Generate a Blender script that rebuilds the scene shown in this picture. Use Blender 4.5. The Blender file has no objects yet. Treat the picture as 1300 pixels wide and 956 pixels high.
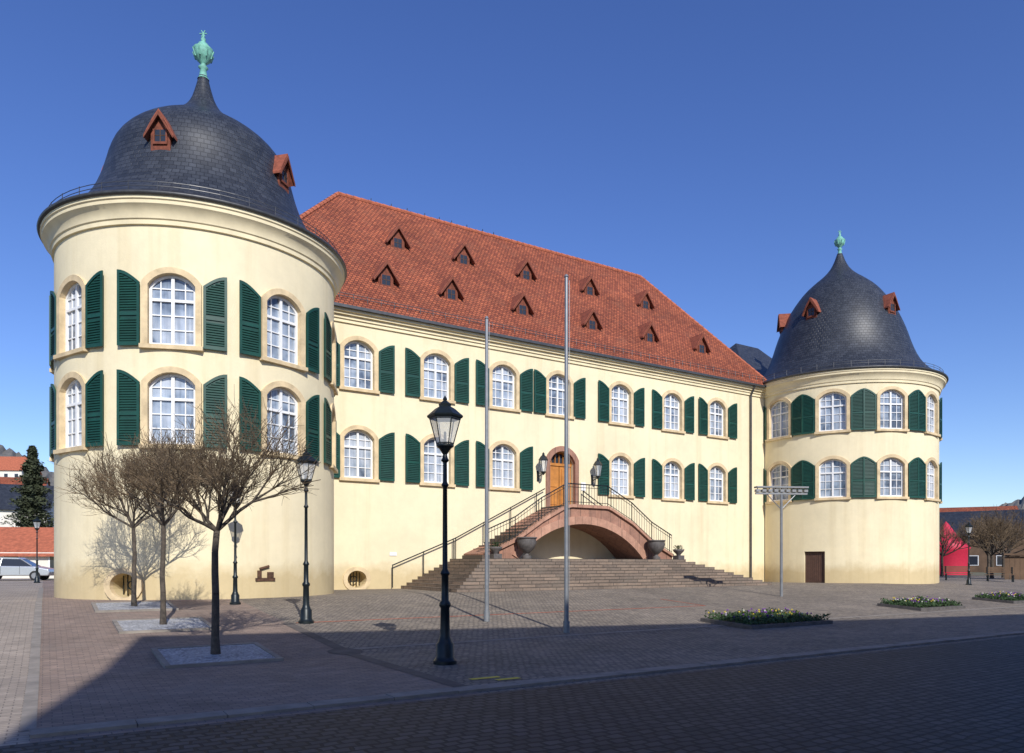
import bpy, bmesh, math, random
from math import sin, cos, tan, radians, pi, sqrt, atan2
from mathutils import Vector
random.seed(7)
sc = bpy.context.scene
A = radians(32.2)
U = (cos(A), sin(A)); N = (sin(A), -cos(A))
P0 = (-7.04, 29.7)
def ST(s, t, z=0.0): return (P0[0]+U[0]*s+N[0]*t, P0[1]+U[1]*s+N[1]*t, z)
def toST(x, y): return ((x-P0[0])*U[0]+(y-P0[1])*U[1], (x-P0[0])*N[0]+(y-P0[1])*N[1])
def g(t): return -0.65*min(1, max(0, (t-5.5)/10))
def gz(x, y): return g(toST(x, y)[1])

# ------------------------------------------------------------ materials
class NT:
    def __init__(s, name):
        s.m = bpy.data.materials.new(name); s.m.use_nodes = True
        s.n = s.m.node_tree.nodes; s.l = s.m.node_tree.links
        s.b = s.n['Principled BSDF']
    def node(s, t, **k):
        n = s.n.new(t)
        for a, b in k.items():
            if a.startswith('i_'):
                n.inputs[a[2:].replace('_', ' ')].default_value = b
            else: setattr(n, a, b)
        return n
    def link(s, a, b): s.l.new(a, b)
    def coord(s, kind='Object', scale=(1, 1, 1)):
        tc = s.node('ShaderNodeTexCoord'); mp = s.node('ShaderNodeMapping')
        mp.inputs['Scale'].default_value = scale
        s.link(tc.outputs[kind], mp.inputs['Vector']); return mp.outputs['Vector']
    def noise(s, vec, scale, detail=4, rough=.6):
        n = s.node('ShaderNodeTexNoise'); n.inputs['Scale'].default_value = scale
        n.inputs['Detail'].default_value = detail; n.inputs['Roughness'].default_value = rough
        s.link(vec, n.inputs['Vector']); return n.outputs['Fac']
    def ramp(s, fac, stops):
        r = s.node('ShaderNodeValToRGB'); cr = r.color_ramp
        while len(cr.elements) < len(stops): cr.elements.new(.5)
        for e, (p, c) in zip(cr.elements, stops):
            e.position = p; e.color = (c if len(c) == 4 else (*c, 1))
        s.link(fac, r.inputs['Fac']); return r.outputs['Color']
    def mul(s, a, b, f=1.0, mode='MULTIPLY'):
        m = s.node('ShaderNodeMix', data_type='RGBA', blend_type=mode)
        m.inputs['Factor'].default_value = f
        s.link(a, m.inputs[6]); s.link(b, m.inputs[7]); return m.outputs[2]
    def bump(s, h, strength=.3, dist=.02):
        b = s.node('ShaderNodeBump'); b.inputs['Strength'].default_value = strength
        b.inputs['Distance'].default_value = dist
        s.link(h, b.inputs['Height']); s.link(b.outputs['Normal'], s.b.inputs['Normal'])
def G(v): return (v, v, v)
def simple(name, col, rough=.6, metal=0, var=.12, scale=6, bump=0, spec=.5):
    t = NT(name); v = t.coord()
    n = t.noise(v, scale)
    c = t.ramp(n, [(.3, tuple(x*(1-var) for x in col)), (.7, tuple(min(1, x*(1+var)) for x in col))])
    t.link(c, t.b.inputs['Base Color'])
    t.b.inputs['Roughness'].default_value = rough; t.b.inputs['Metallic'].default_value = metal
    t.b.inputs['Specular IOR Level'].default_value = spec
    if bump: t.bump(t.noise(v, scale*5), bump, .01)
    return t.m
def stucco(name, col):
    t = NT(name); v = t.coord()
    big = t.noise(v, .35, 6, .65)
    c = t.ramp(big, [(.3, tuple(x*.90 for x in col)), (.55, col), (.75, tuple(min(.95, x*1.05) for x in col))])
    st = t.noise(t.coord('Object', (2.2, 2.2, .12)), 1.0, 5, .6)
    c = t.mul(c, t.ramp(st, [(.25, (.84, .80, .72)), (.5, (1, 1, 1))]), .6)
    fine = t.noise(v, 3.0, 8, .7)
    c = t.mul(c, t.ramp(fine, [(.3, G(.93)), (.7, G(1.0))]))
    sx = t.node('ShaderNodeSeparateXYZ'); tc = t.node('ShaderNodeTexCoord')
    t.link(tc.outputs['Object'], sx.inputs[0])
    ad = t.node('ShaderNodeMath', operation='MULTIPLY_ADD'); ad.inputs[1].default_value = 1.0
    nn = t.noise(v, 1.3, 5); sc2 = t.node('ShaderNodeMath', operation='MULTIPLY'); sc2.inputs[1].default_value = -1.2
    t.link(nn, sc2.inputs[0]); t.link(sx.outputs['Z'], ad.inputs[0]); t.link(sc2.outputs[0], ad.inputs[2])
    c = t.mul(c, t.ramp(ad.outputs[0], [(-0.0, (.76, .70, .60)), (.6, (1, 1, 1))]))
    t.link(c, t.b.inputs['Base Color']); t.b.inputs['Roughness'].default_value = .9
    t.b.inputs['Specular IOR Level'].default_value = .2
    t.bump(t.noise(v, 14, 6, .7), .25, .02)
    return t.m
def bricky(name, c1, c2, mortar, bw, rh, ms=.015, coord='UV', bump=.5, rough=.8, offs=.5, distort=0, nscale=.5, spec=.3, nv=(.75, 1.1), patch=None):
    t = NT(name); v = t.coord(coord)
    if distort:
        nz = t.node('ShaderNodeTexNoise'); nz.inputs['Scale'].default_value = 3
        t.link(v, nz.inputs['Vector'])
        vm = t.node('ShaderNodeVectorMath', operation='SCALE'); vm.inputs['Scale'].default_value = distort
        t.link(nz.outputs['Color'], vm.inputs[0])
        va = t.node('ShaderNodeVectorMath', operation='ADD'); t.link(v, va.inputs[0]); t.link(vm.outputs[0], va.inputs[1])
        vv = va.outputs[0]
    else: vv = v
    b = t.node('ShaderNodeTexBrick'); b.offset = offs
    b.inputs['Color1'].default_value = (*c1, 1); b.inputs['Color2'].default_value = (*c2, 1)
    b.inputs['Mortar'].default_value = (*mortar, 1); b.inputs['Scale'].default_value = 1
    b.inputs['Brick Width'].default_value = bw; b.inputs['Row Height'].default_value = rh
    b.inputs['Mortar Size'].default_value = ms; b.inputs['Mortar Smooth'].default_value = .3
    t.link(vv, b.inputs['Vector'])
    c = b.outputs['Color']
    n = t.noise(v, nscale, 6, .65)
    c = t.mul(c, t.ramp(n, [(.3, G(nv[0])), (.7, G(nv[1]))]))
    n2 = t.noise(v, nscale*9, 4, .65)
    c = t.mul(c, t.ramp(n2, [(.3, G(.8)), (.7, G(1.1))]))
    if patch:
        n3 = t.noise(v, .8, 7, .7)
        m = t.node('ShaderNodeMix', data_type='RGBA'); m.inputs[7].default_value = (*patch, 1)
        r = t.ramp(n3, [(.52, G(0)), (.7, G(.6))]); t.link(r, m.inputs['Factor']); t.link(c, m.inputs[6]); c = m.outputs[2]
    t.link(c, t.b.inputs['Base Color']); t.b.inputs['Roughness'].default_value = rough
    t.b.inputs['Specular IOR Level'].default_value = spec
    if bump:
        inv = t.node('ShaderNodeMath', operation='SUBTRACT'); inv.inputs[0].default_value = 1
        t.link(b.outputs['Fac'], inv.inputs[1])
        t.bump(inv.outputs[0], bump, .02)
    return t.m

M = {}
M['stucco'] = stucco('cream_stucco', (.84, .735, .495))
M['trim'] = simple('cream_trim', (.80, .69, .45), .85, var=.1, scale=1.5)
M['stone'] = simple('sandstone_trim', (.64, .50, .30), .9, var=.22, scale=2.5, bump=.3)
M['redstone'] = bricky('red_sandstone', (.42, .22, .15), (.33, .18, .13), (.2, .12, .09), .6, .32, .012, 'Object', .2, .9)
M['white'] = simple('white_paint', (.8, .8, .79), .5, var=.04)
M['green'] = simple('green_shutter_paint', (.006, .058, .040), .45, var=.25, scale=2)
M['greend'] = simple('green_shutter_paint_slats', (.005, .048, .034), .5, var=.2, scale=3)
M['slate'] = bricky('slate', (.026, .030, .038), (.050, .056, .068), (.012, .014, .018), .24, .17, .012, 'UV', .5, .42, spec=.55, nscale=.7)
M['tiles'] = bricky('roof_tiles', (.44, .125, .058), (.25, .065, .035), (.09, .028, .02), .19, .17, .02, 'UV', .8, .85, nscale=.45, nv=(.72, 1.15), patch=(.20, .075, .045))
M['tiler'] = simple('ridge_tile', (.38, .11, .055), .85, var=.3, scale=4)
M['dormt'] = simple('dormer_tile', (.24, .065, .035), .85, var=.35, scale=6)
M['wood'] = simple('dormer_wood', (.17, .045, .022), .8, var=.4, scale=8)
M['rust'] = simple('rusty_iron', (.09, .045, .025), .85, var=.5, scale=9)
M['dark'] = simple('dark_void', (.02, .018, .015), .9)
M['iron'] = simple('cast_iron', (.012, .018, .020), .4, .3, var=.3)
M['copper'] = simple('verdigris', (.17, .42, .33), .7, var=.35, scale=7)
M['zinc'] = simple('zinc', (.10, .10, .10), .45, .6, var=.2)
M['steel'] = simple('galvanised_pole', (.27, .28, .29), .45, .5, var=.12)
M['door'] = simple('oak_door', (.50, .20, .04), .5, var=.2, scale=3)
M['brown'] = simple('brown_door', (.09, .045, .03), .6, var=.2)
M['steps'] = bricky('step_stone', (.30, .225, .17), (.19, .15, .12), (.07, .06, .05), .8, .128, .014, 'UV', .5, .9, nscale=.8, distort=.02, patch=(.12,.11,.09))
M['cobble'] = bricky('cobbles', (.33, .275, .215), (.20, .17, .14), (.12, .104, .088), .14, .12, .016, 'UV', .6, .85, distort=.12, nscale=.25, nv=(.74, 1.15), patch=(.30, .25, .19))
M['pavers'] = bricky('brick_pavers', (.34, .25, .195), (.26, .195, .155), (.17, .135, .112), .2, .1, .007, 'UV', .3, .9, nscale=.35, nv=(.72, 1.12), distort=.02, patch=(.24, .2, .165))
M['lpath'] = bricky('light_pavers', (.42, .35, .28), (.34, .285, .23), (.2, .168, .14), .2, .1, .008, 'UV', .3, .9, nscale=.5)
M['road'] = bricky('road_setts', (.088, .086, .086), (.048, .048, .050), (.020, .020, .020), .19, .15, .022, 'UV', .9, .7, distort=.14, nscale=.3)
M['asphalt'] = simple('asphalt', (.035, .035, .037), .9, var=.2, scale=20, bump=.4)
M['groundm'] = simple('earth_grass', (.12, .11, .06), .95, var=.3, scale=.2)
M['kerb'] = simple('kerb_stone', (.25, .22, .185), .9, var=.25, scale=3, bump=.3)
M['drain'] = simple('drain_stone', (.10, .085, .075), .9, var=.3, scale=3)
M['redline'] = simple('red_line', (.5, .10, .04), .8)
M['yellow'] = simple('yellow_paint', (.7, .55, .05), .7)
M['bark'] = simple('bark', (.085, .068, .052), .95, var=.35, scale=12, bump=.6)
M['twig'] = simple('twigs', (.15, .105, .06), .9, var=.35, scale=3)
M['leaf'] = simple('bed_foliage', (.04, .08, .025), .8, var=.5, scale=9)
M['needle'] = simple('conifer_needles', (.045, .055, .025), .85, var=.5, scale=1.5)
M['hill'] = simple('forest_hill', (.15, .14, .12), .95, var=.25, scale=.12)  # distance haze is put into the colour: hill tone lightened
M['housew'] = simple('house_render', (.72, .68, .6), .9, var=.08, scale=.5)
M['housedk'] = simple('brown_cladding', (.14, .085, .05), .85, var=.3, scale=1)
M['fabric'] = simple('red_fabric', (.50, .015, .05), .6, var=.1)
M['fabric2'] = simple('blue_fabric', (.03, .05, .25), .6, var=.1)
M['carp'] = simple('car_paint_silver', (.5, .52, .55), .25, .5, var=.03)
M['tyre'] = simple('tyre', (.015, .015, .015), .8)
M['soil'] = simple('soil', (.06, .04, .028), .95, var=.4, scale=8)
M['urn'] = simple('dark_stone_urn', (.10, .09, .085), .7, var=.3, scale=6)
t = NT('gravel'); v = t.coord()
vo = t.node('ShaderNodeTexVoronoi'); vo.inputs['Scale'].default_value = 28; t.link(v, vo.inputs['Vector'])
t.link(t.mul(t.ramp(vo.outputs['Color'], [(.1, G(.25)), (.9, G(.6))]), t.ramp(t.noise(v, 2), [(.3, G(.7)), (.7, G(1.0))])), t.b.inputs['Base Color'])
t.bump(vo.outputs['Distance'], .8, .03); t.b.inputs['Roughness'].default_value = .9; M['gravel'] = t.m
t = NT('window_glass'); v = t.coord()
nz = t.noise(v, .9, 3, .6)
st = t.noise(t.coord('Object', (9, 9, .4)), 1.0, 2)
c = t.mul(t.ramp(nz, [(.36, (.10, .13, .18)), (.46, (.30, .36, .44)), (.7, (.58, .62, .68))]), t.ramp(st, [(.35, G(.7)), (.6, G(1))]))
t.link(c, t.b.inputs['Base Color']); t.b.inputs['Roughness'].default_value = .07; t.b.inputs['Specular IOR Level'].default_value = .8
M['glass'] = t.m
t = NT('dark_glass'); t.b.inputs['Base Color'].default_value = (.03, .035, .045, 1); t.b.inputs['Roughness'].default_value = .08; M['dglass'] = t.m
t = NT('lantern_glass'); t.b.inputs['Base Color'].default_value = (.75, .78, .8, 1); t.b.inputs['Roughness'].default_value = .15
t.b.inputs['Alpha'].default_value = .4; M['lglass'] = t.m

# ------------------------------------------------------------ builders
class F:
    def __init__(s, x, y, a): s.o = (x, y); s.u = (cos(a), sin(a)); s.n = (sin(a), -cos(a))
    def p(s, u, o, z): return (s.o[0]+s.u[0]*u+s.n[0]*o, s.o[1]+s.u[1]*u+s.n[1]*o, z)
def empty(name, loc=(0, 0, 0)):
    e = bpy.data.objects.new(name, None); sc.collection.objects.link(e); e.location = loc; return e
class MB:
    def __init__(s, name, mat, parent=None, smooth=False):
        s.name = name; s.mat = mat; s.par = parent; s.sm = smooth; s.v = []; s.f = []; s.uv = []
    def face(s, pts, uv=None):
        i = len(s.v); s.v += [tuple(p) for p in pts]; s.f.append(list(range(i, i+len(pts)))); s.uv.append(uv)
    def mesh(s, vs, fs):
        i = len(s.v); s.v += [tuple(p) for p in vs]
        for f in fs: s.f.append([i+k for k in f]); s.uv.append(None)
    def box(s, fr, u0, u1, o0, o1, z0, z1):
        s.mesh([fr.p(u, o, z) for z in (z0, z1) for (u, o) in ((u0, o0), (u1, o0), (u1, o1), (u0, o1))],
               [(3, 2, 1, 0), (4, 5, 6, 7), (0, 1, 5, 4), (1, 2, 6, 5), (2, 3, 7, 6), (3, 0, 4, 7)])
    def prism(s, fr, poly, o0, o1):
        n = len(poly)
        s.mesh([fr.p(u, o0, z) for u, z in poly]+[fr.p(u, o1, z) for u, z in poly],
               [tuple(range(n)), tuple(range(2*n-1, n-1, -1))]+[(i, i+n, (i+1) % n+n, (i+1) % n) for i in range(n)])
    def ring(s, fr, inn, out, o0, o1):
        n = len(inn)
        vs = [fr.p(u, o0, z) for u, z in inn]+[fr.p(u, o0, z) for u, z in out]+[fr.p(u, o1, z) for u, z in inn]+[fr.p(u, o1, z) for u, z in out]
        fs = []
        for i in range(n):
            j = (i+1) % n
            fs += [(i, j, n+j, n+i), (2*n+i, 3*n+i, 3*n+j, 2*n+j), (n+i, n+j, 3*n+j, 3*n+i), (i, 2*n+i, 2*n+j, j)]
        s.mesh(vs, fs)
    def tube(s, p0, p1, r0, r1, n=6, cap=False):
        p0 = Vector(p0); p1 = Vector(p1); d = (p1-p0)
        if d.length < 1e-6: return
        d.normalize(); a = d.orthogonal().normalized(); b = d.cross(a)
        vs = [p0+(a*cos(2*pi*i/n)+b*sin(2*pi*i/n))*r0 for i in range(n)]+[p1+(a*cos(2*pi*i/n)+b*sin(2*pi*i/n))*r1 for i in range(n)]
        fs = [(i, (i+1) % n, (i+1) % n+n, i+n) for i in range(n)]
        if cap: fs += [tuple(range(n-1, -1, -1)), tuple(range(n, 2*n))]
        s.mesh(vs, fs)
    def lathe(s, x, y, prof, n=24, z=0, uv=False, sc_=1.0, ph=0):
        i0 = len(s.v); m = len(prof)
        for r, h in prof:
            for k in range(n):
                s.v.append((x+r*sc_*cos(2*pi*k/n+ph), y+r*sc_*sin(2*pi*k/n+ph), z+h*sc_))
        L = [0]
        for a, b in zip(prof, prof[1:]): L.append(L[-1]+sqrt((a[0]-b[0])**2+(a[1]-b[1])**2))
        for j in range(m-1):
            for k in range(n):
                k2 = (k+1) % n
                s.f.append([i0+j*n+k, i0+j*n+k2, i0+(j+1)*n+k2, i0+(j+1)*n+k])
                if uv:
                    rr = max(p[0] for p in prof)*.75
                    u0 = 2*pi*k/n*rr; u1 = 2*pi*(k+1)/n*rr
                    s.uv.append([(u0, L[j]), (u1, L[j]), (u1, L[j+1]), (u0, L[j+1])])
                else: s.uv.append(None)
    def build(s, recalc=True):
        me = bpy.data.meshes.new(s.name); me.from_pydata(s.v, [], s.f)
        if any(u for u in s.uv):
            l = me.uv_layers.new(name='UVMap')
            for p, u in zip(me.polygons, s.uv):
                if u:
                    for li, c in zip(p.loop_indices, u): l.data[li].uv = c
        if recalc:
            bm = bmesh.new(); bm.from_mesh(me); bmesh.ops.recalc_face_normals(bm, faces=bm.faces); bm.to_mesh(me); bm.free()
        if s.sm:
            for p in me.polygons: p.use_smooth = True
        me.materials.append(M[s.mat])
        o = bpy.data.objects.new(s.name, me); sc.collection.objects.link(o)
        if s.par: o.parent = s.par
        return o

def cut(obj, cutter):
    m = obj.modifiers.new('b', 'BOOLEAN'); m.object = cutter; m.operation = 'DIFFERENCE'; m.solver = 'EXACT'
    dg = bpy.context.evaluated_depsgraph_get(); dg.update()
    me = bpy.data.meshes.new_from_object(obj.evaluated_get(dg))
    obj.modifiers.clear(); obj.data = me
    bpy.data.objects.remove(cutter)

def arch(w, z0, z1, rise, n=12):
    h = w/2; R = (h*h+rise*rise)/(2*rise); cz = z1-R; a = math.asin(min(1, h/R))
    if rise > h: a = pi-a
    return [(-h, z0), (h, z0)]+[(R*sin(a-2*a*i/n), cz+R*cos(a-2*a*i/n)) for i in range(n+1)]
def arch_h(w, z1, rise, u):
    h = w/2; R = (h*h+rise*rise)/(2*rise); return z1-R+sqrt(max(0, R*R-u*u))

# ------------------------------------------------------------ castle
castle = empty('castle_building')
cut_main = MB('cutm', 'stucco'); cut_L = MB('cutl', 'stucco'); cut_R = MB('cutr', 'stucco')
surr = MB('window_surrounds', 'stone', castle); wfr = MB('window_frames', 'white', castle)
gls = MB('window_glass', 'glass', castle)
shf = MB('shutter_frames', 'green', castle); shs = MB('shutter_slats', 'greend', castle)

def shutter(fr, u0, u1, z0, zt0, zt1, o0=.05):
    b = .075
    # real shutters never hang perfectly parallel: swing each a few degrees
    def top(u):
        k = (u-u0)/(u1-u0)
        if zt1 >= zt0: return zt0+(zt1-zt0)*sin(k*pi/2)
        return zt1+(zt0-zt1)*cos(k*pi/2)
    sw = random.uniform(0, .05)
    class Sw:
        def p(self_, u, o, z):
            k = (u-u0)/(u1-u0); k = k if zt1 >= zt0 else 1-k
            return fr.p(u, o+k*sw, z)
    f2 = Sw()
    n = 6
    out = [(u0, z0), (u1, z0)]+[(u1+(u0-u1)*i/n, top(u1+(u0-u1)*i/n)) for i in range(n+1)]
    ui0, ui1 = u0+b, u1-b
    inn = [(ui0, z0+b*1.5), (ui1, z0+b*1.5)]+[(ui1+(ui0-ui1)*i/n, top(ui1+(ui0-ui1)*i/n)-b*1.3) for i in range(n+1)]
    shf.ring(f2, inn, out, o0, o0+.045)
    zm = z0+(min(zt0, zt1)-z0)*.5
    shf.box(f2, ui0, ui1, o0+.003, o0+.042, zm-.05, zm+.05)
    shs.prism(f2, inn, o0+.002, o0+.008)
    z = z0+b*1.5+.02; H = max(zt0, zt1)
    while z < H-b*1.3-.06:
        if abs(z+.03-zm) > .085:
            ua, ub = ui0, ui1
            if z+.05 > top(ui0)-b*1.3 or z+.05 > top(ui1)-b*1.3:
                us = [ui0+(ui1-ui0)*i/12 for i in range(13)]
                us = [u for u in us if top(u)-b*1.3 > z+.05]
                if len(us) < 2: z += .075; continue
                ua, ub = us[0], us[-1]
            shs.mesh([f2.p(u, o, zz) for (o, zz) in ((o0+.008, z+.055), (o0+.012, z+.062), (o0+.040, z+.007), (o0+.036, z)) for u in (ua, ub)],
                     [(0, 1, 3, 2), (2, 3, 5, 4), (4, 5, 7, 6), (6, 7, 1, 0)])
        z += .075

def window(fr, w, z0, z1, rise, cutter, proud=.045, back=-.1):
    o = arch(w, z0, z1, rise); b = .17
    cutter.prism(fr, o, -.32, .5)
    surr.ring(fr, arch(w-.002, z0+.001, z1-.001, rise), arch(w+2*b, z0-.02, z1+b, rise*(w+2*b)/w), back, proud)
    surr.box(fr, -w/2-b-.05, w/2+b+.05, back, proud+.07, z0-.14, z0-.021)
    wfr.ring(fr, arch(w-.16, z0+.08, z1-.08, rise*.88), arch(w-.006, z0+.003, z1-.003, rise), -.24, -.16)
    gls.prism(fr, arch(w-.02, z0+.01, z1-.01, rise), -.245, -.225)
    zs = z0+(z1-z0)*.64
    wfr.box(fr, -.045, .045, -.222, -.15, z0+.08, z1-.07)
    wfr.box(fr, -w/2+.08, -.046, -.222, -.155, zs-.04, zs+.04)
    wfr.box(fr, .046, w/2-.08, -.222, -.155, zs-.04, zs+.04)
    for sg in (-1, 1):
        u = sg*w*.26
        wfr.box(fr, u-.016, u+.016, -.2225, -.19, z0+.08, zs-.041)
        wfr.box(fr, u-.016, u+.016, -.2225, -.19, zs+.041, arch_h(w-.16, z1-.08, rise*.88, u))
        for k in (1, 2):
            zz = z0+.06+(zs-z0-.08)*k/3
            wfr.box(fr, *((-w/2+.08, -.0455) if sg < 0 else (.0455, w/2-.08)), -.2215, -.188, zz-.016, zz+.016)
        zz = zs+(z1-zs)*.45
        wfr.box(fr, *((-w/2+.08, -.0455) if sg < 0 else (.0455, w/2-.08)), -.2215, -.188, zz-.016, zz+.016)

WALLT = -.40
def fac(s):
    x, y, _ = ST(s, WALLT); return F(x, y, A)
w = 1.3; rise = .36
for row, (z0, z1) in enumerate(((8.31, 10.3), (4.60, 6.62))):
    for i, s in enumerate((1.1, 4.68, 8.14, 11.3, 15.2, 18.85, 22.3)):
        if row == 1 and i == 3: continue
        fr = fac(s); window(fr, w, z0, z1, rise, cut_main)
        a0 = w/2+.19; a1 = a0+.70
        shutter(fr, a0, a1, z0-.05, z1-rise+.02, z1-.0)
        shutter(fr, -a1, -a0, z0-.05, z1-.0, z1-rise+.02)
fr0 = fac(0)
dr = fac(11.46)
do = arch(1.5, 3.78, 6.55, .55)
cut_main.prism(dr, do, -.45, .5)
ds = MB('door_surround', 'redstone', castle)
ds.ring(dr, arch(1.498, 3.781, 6.549, .55), arch(1.96, 3.77, 6.80, .65), -.1, .07); ds.build()
d = MB('door_leaves', 'door', castle)
for sg in (-1, 1):
    u0, u1 = sorted((sg*.02, sg*.72))
    d.box(dr, u0, u1, -.32, -.25, 3.8, 5.85)
    for (za, zb) in ((3.95, 4.7), (4.82, 5.7)):
        d.box(dr, u0+.12, u1-.12, -.251, -.22, za, zb)
d.box(dr, -.72, .72, -.30, -.20, 5.851, 5.97)
d.ring(dr, arch(1.38, 5.98, 6.47, .48), arch(1.496, 5.9705, 6.545, .55), -.31, -.2)
for k in (-2, -1, 0, 1, 2):
    d.box(dr, k*.24-.015, k*.24+.015, -.3, -.24, 5.975, arch_h(1.38, 6.47, .48, k*.24))
d.build()
dg_ = MB('door_fanlight', 'dglass', castle); dg_.prism(dr, arch(1.48, 5.98, 6.53, .53), -.345, -.325); dg_.build()
def oculus(fr, cutter, z=.42, r=.36, h=.25):
    n = 20
    def c(rr): return [(rr*1.15*cos(2*pi*i/n), z+rr*sin(2*pi*i/n)) for i in range(n)]
    cutter.prism(fr, c(r), -.6, .4)
    surr.ring(fr, c(r-.002), c(r+.16), -.12, .05)
    ob.ring(fr, c(r*.30), c(r*.38), -.42, -.38)
    for k in range(-2, 3): ob.box(fr, k*.13-.012, k*.13+.012, -.40, -.37, z-r*.85, z+r*.85)
ob = MB('basement_grilles', 'iron', castle)
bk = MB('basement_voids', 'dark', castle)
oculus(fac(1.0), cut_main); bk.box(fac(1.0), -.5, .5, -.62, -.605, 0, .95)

mw = MB('main_walls', 'stucco', castle)
mw.box(fr0, -4.6, 26.3, -12.6, 0, -1, 11.45)
mwo = mw.build()
TL = (-10.84, 26.0, 4.46); TR = (20.14, 45.5, 5.3)
def tang(T, adeg, dr_=0):
    a = radians(adeg); return F(T[0]+(T[2]+dr_)*sin(a), T[1]-(T[2]+dr_)*cos(a), a)
def towerwin(T, degs, rows, cutter, w=1.3, shw=.68, rise=.36):
    for a in degs:
        for (z0, z1) in rows:
            window(tang(T, a), w, z0, z1, rise, cutter, proud=.02, back=-.2)
            dd = math.degrees((w/2+.20+shw/2)/T[2])
            shutter(tang(T, a+dd, .01), -shw/2, shw/2, z0-.06, z1-rise+.04, z1+.04)
            shutter(tang(T, a-dd, .01), -shw/2, shw/2, z0-.06, z1+.04, z1-rise+.04)
towerwin(TL, (-77, -32.8, 11.6, 54.6, 98), ((7.45, 9.55), (4.55, 6.65)), cut_L, shw=.66)
towerwin(TR, (-95.5, -61.5, -27.8, 5.7, 39.3, 73), ((8.40, 10.55), (4.72, 6.85)), cut_R, w=1.42)
oculus(tang(TL, -6), cut_L, z=.42)
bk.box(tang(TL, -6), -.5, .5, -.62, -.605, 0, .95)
fh = tang(TL, 46)
hb_ = MB('wall_iron_hatch', 'rust', castle)
hb_.box(fh, -.32, .32, -.03, .03, .52, .62); hb_.box(fh, -.26, -.14, -.03, .05, .621, .85); hb_.box(fh, .06, .26, -.03, .05, .621, .80)
hb_.tube(fh.p(-.2, .05, .9), fh.p(.1, .05, .98), .04, .04, 6, True); hb_.build()
bk.build(); ob.build()
fd = tang(TR, -38)
cut_R.box(fd, -.55, .55, -.3, .5, -.5, 1.75)
bd = MB('cellar_door', 'brown', castle); bd.box(fd, -.54, .54, -.25, -.18, 0, 1.74)
for k in range(-4, 5): bd.box(fd, k*.115-.045, k*.115+.045, -.181, -.165, .03, 1.7)
bd.build()
for T, nm, cutter in ((TL, 'round_tower_walls', cut_L), (TR, 'round_tower_walls_b', cut_R)):
    tw = MB(nm, 'stucco', castle); n = 192
    tw.mesh([(T[0]+T[2]*cos(2*pi*k/n), T[1]+T[2]*sin(2*pi*k/n), z) for z in (-1, 11.3) for k in range(n)],
            [tuple(range(n-1, -1, -1)), tuple(range(n, 2*n))]+[(k, (k+1) % n, (k+1) % n+n, k+n) for k in range(n)])
    o = tw.build(); c = cutter.build(); cut(o, c)
    co = MB(nm.replace('walls', 'cornice'), 'trim', castle, True)
    R = T[2]
    co.lathe(T[0], T[1], [(R-.1, 10.90), (R+.07, 10.92), (R+.08, 11.04), (R+.12, 11.07), (R+.14, 11.16), (R+.22, 11.32), (R+.33, 11.41), (R+.34, 11.5), (R+.38, 11.53), (R+.38, 11.62), (R+.1, 11.66)], 128)
    oo = co.build(); mo = oo.modifiers.new('e', 'EDGE_SPLIT'); mo.split_angle = radians(35)
    gt = MB(nm.replace('walls', 'gutter'), 'zinc', castle, True)
    gt.lathe(T[0], T[1], [(R+.36, 11.61), (R+.44, 11.62), (R+.47, 11.68), (R+.46, 11.72), (R+.42, 11.70)], 128); gt.build()
c = cut_main.build(); cut(mwo, c)

co = MB('main_cornice', 'trim', castle)
for o0, o1, z0, z1 in ((-.05, .07, 10.92, 11.06), (-.05, .13, 11.061, 11.2), (-.05, .24, 11.201, 11.3), (-.05, .34, 11.301, 11.42)):
    co.box(fr0, -1.5, 26.6, o0, o1, z0, z1)
co.build()
gt = MB('main_gutter', 'zinc', castle)
gt.box(fr0, -1.5, 26.6, .36, .48, 11.40, 11.52)
for s in (25.0, -.75):
    gt.tube(fr0.p(s, .12, 0), fr0.p(s, .12, 10.9), .055, .055, 8); gt.tube(fr0.p(s, .12, 10.9), fr0.p(s, .42, 11.42), .055, .055, 8)
gt.build()
rf = MB('tiled_roof', 'tiles', castle)
E = 11.5; RZ = 19.25
def rp(s, t, z): return ST(s, t, z)
sl, sr, rl, rr_ = -4.9, 26.6, 2.3, 22.0
t0, t1, tr_ = .05, -13.05, -6.5
L = sqrt(6.55**2+7.75**2)
rf.face([rp(sl, t0, E), rp(sr, t0, E), rp(rr_, tr_, RZ), rp(rl, tr_, RZ)], [(sl, 0), (sr, 0), (rr_, L), (rl, L)])
rf.face([rp(sr, t1, E), rp(sl, t1, E), rp(rl, tr_, RZ), rp(rr_, tr_, RZ)], [(sr, 0), (sl, 0), (rl, L), (rr_, L)])
rf.face([rp(sr, t0, E), rp(sr, t1, E), rp(rr_, tr_, RZ)], [(0, 0), (13, 0), (6.5, 9)])
rf.face([rp(sl, t1, E), rp(sl, t0, E), rp(rl, tr_, RZ)], [(0, 0), (13, 0), (6.5, 9)])
rf.build()
rc = MB('ridge_tiles', 'tiler', castle)
def ridge(a, b, r=.12):
    a = Vector(a); b = Vector(b); n = int((b-a).length/.38)
    for i in range(n):
        rc.tube(a+(b-a)*(i/n), a+(b-a)*((i+1.12)/n), r*1.05, r*.85, 8)
ridge(rp(rl, tr_, RZ), rp(rr_, tr_, RZ)); ridge(rp(sr, t0, E), rp(rr_, tr_, RZ)); ridge(rp(sl, t0, E), rp(rl, tr_, RZ))
rc.build()
ft = MB('roof_step_hooks', 'iron', castle)
for i in range(9):
    s = 4+i*.9+random.random()*.3
    a = rp(s, tr_, RZ+.1); ft.tube(a, (a[0], a[1], RZ+.25), .03, .015, 5)
ft.build()
sg = MB('snow_guard', 'zinc', castle)
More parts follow.
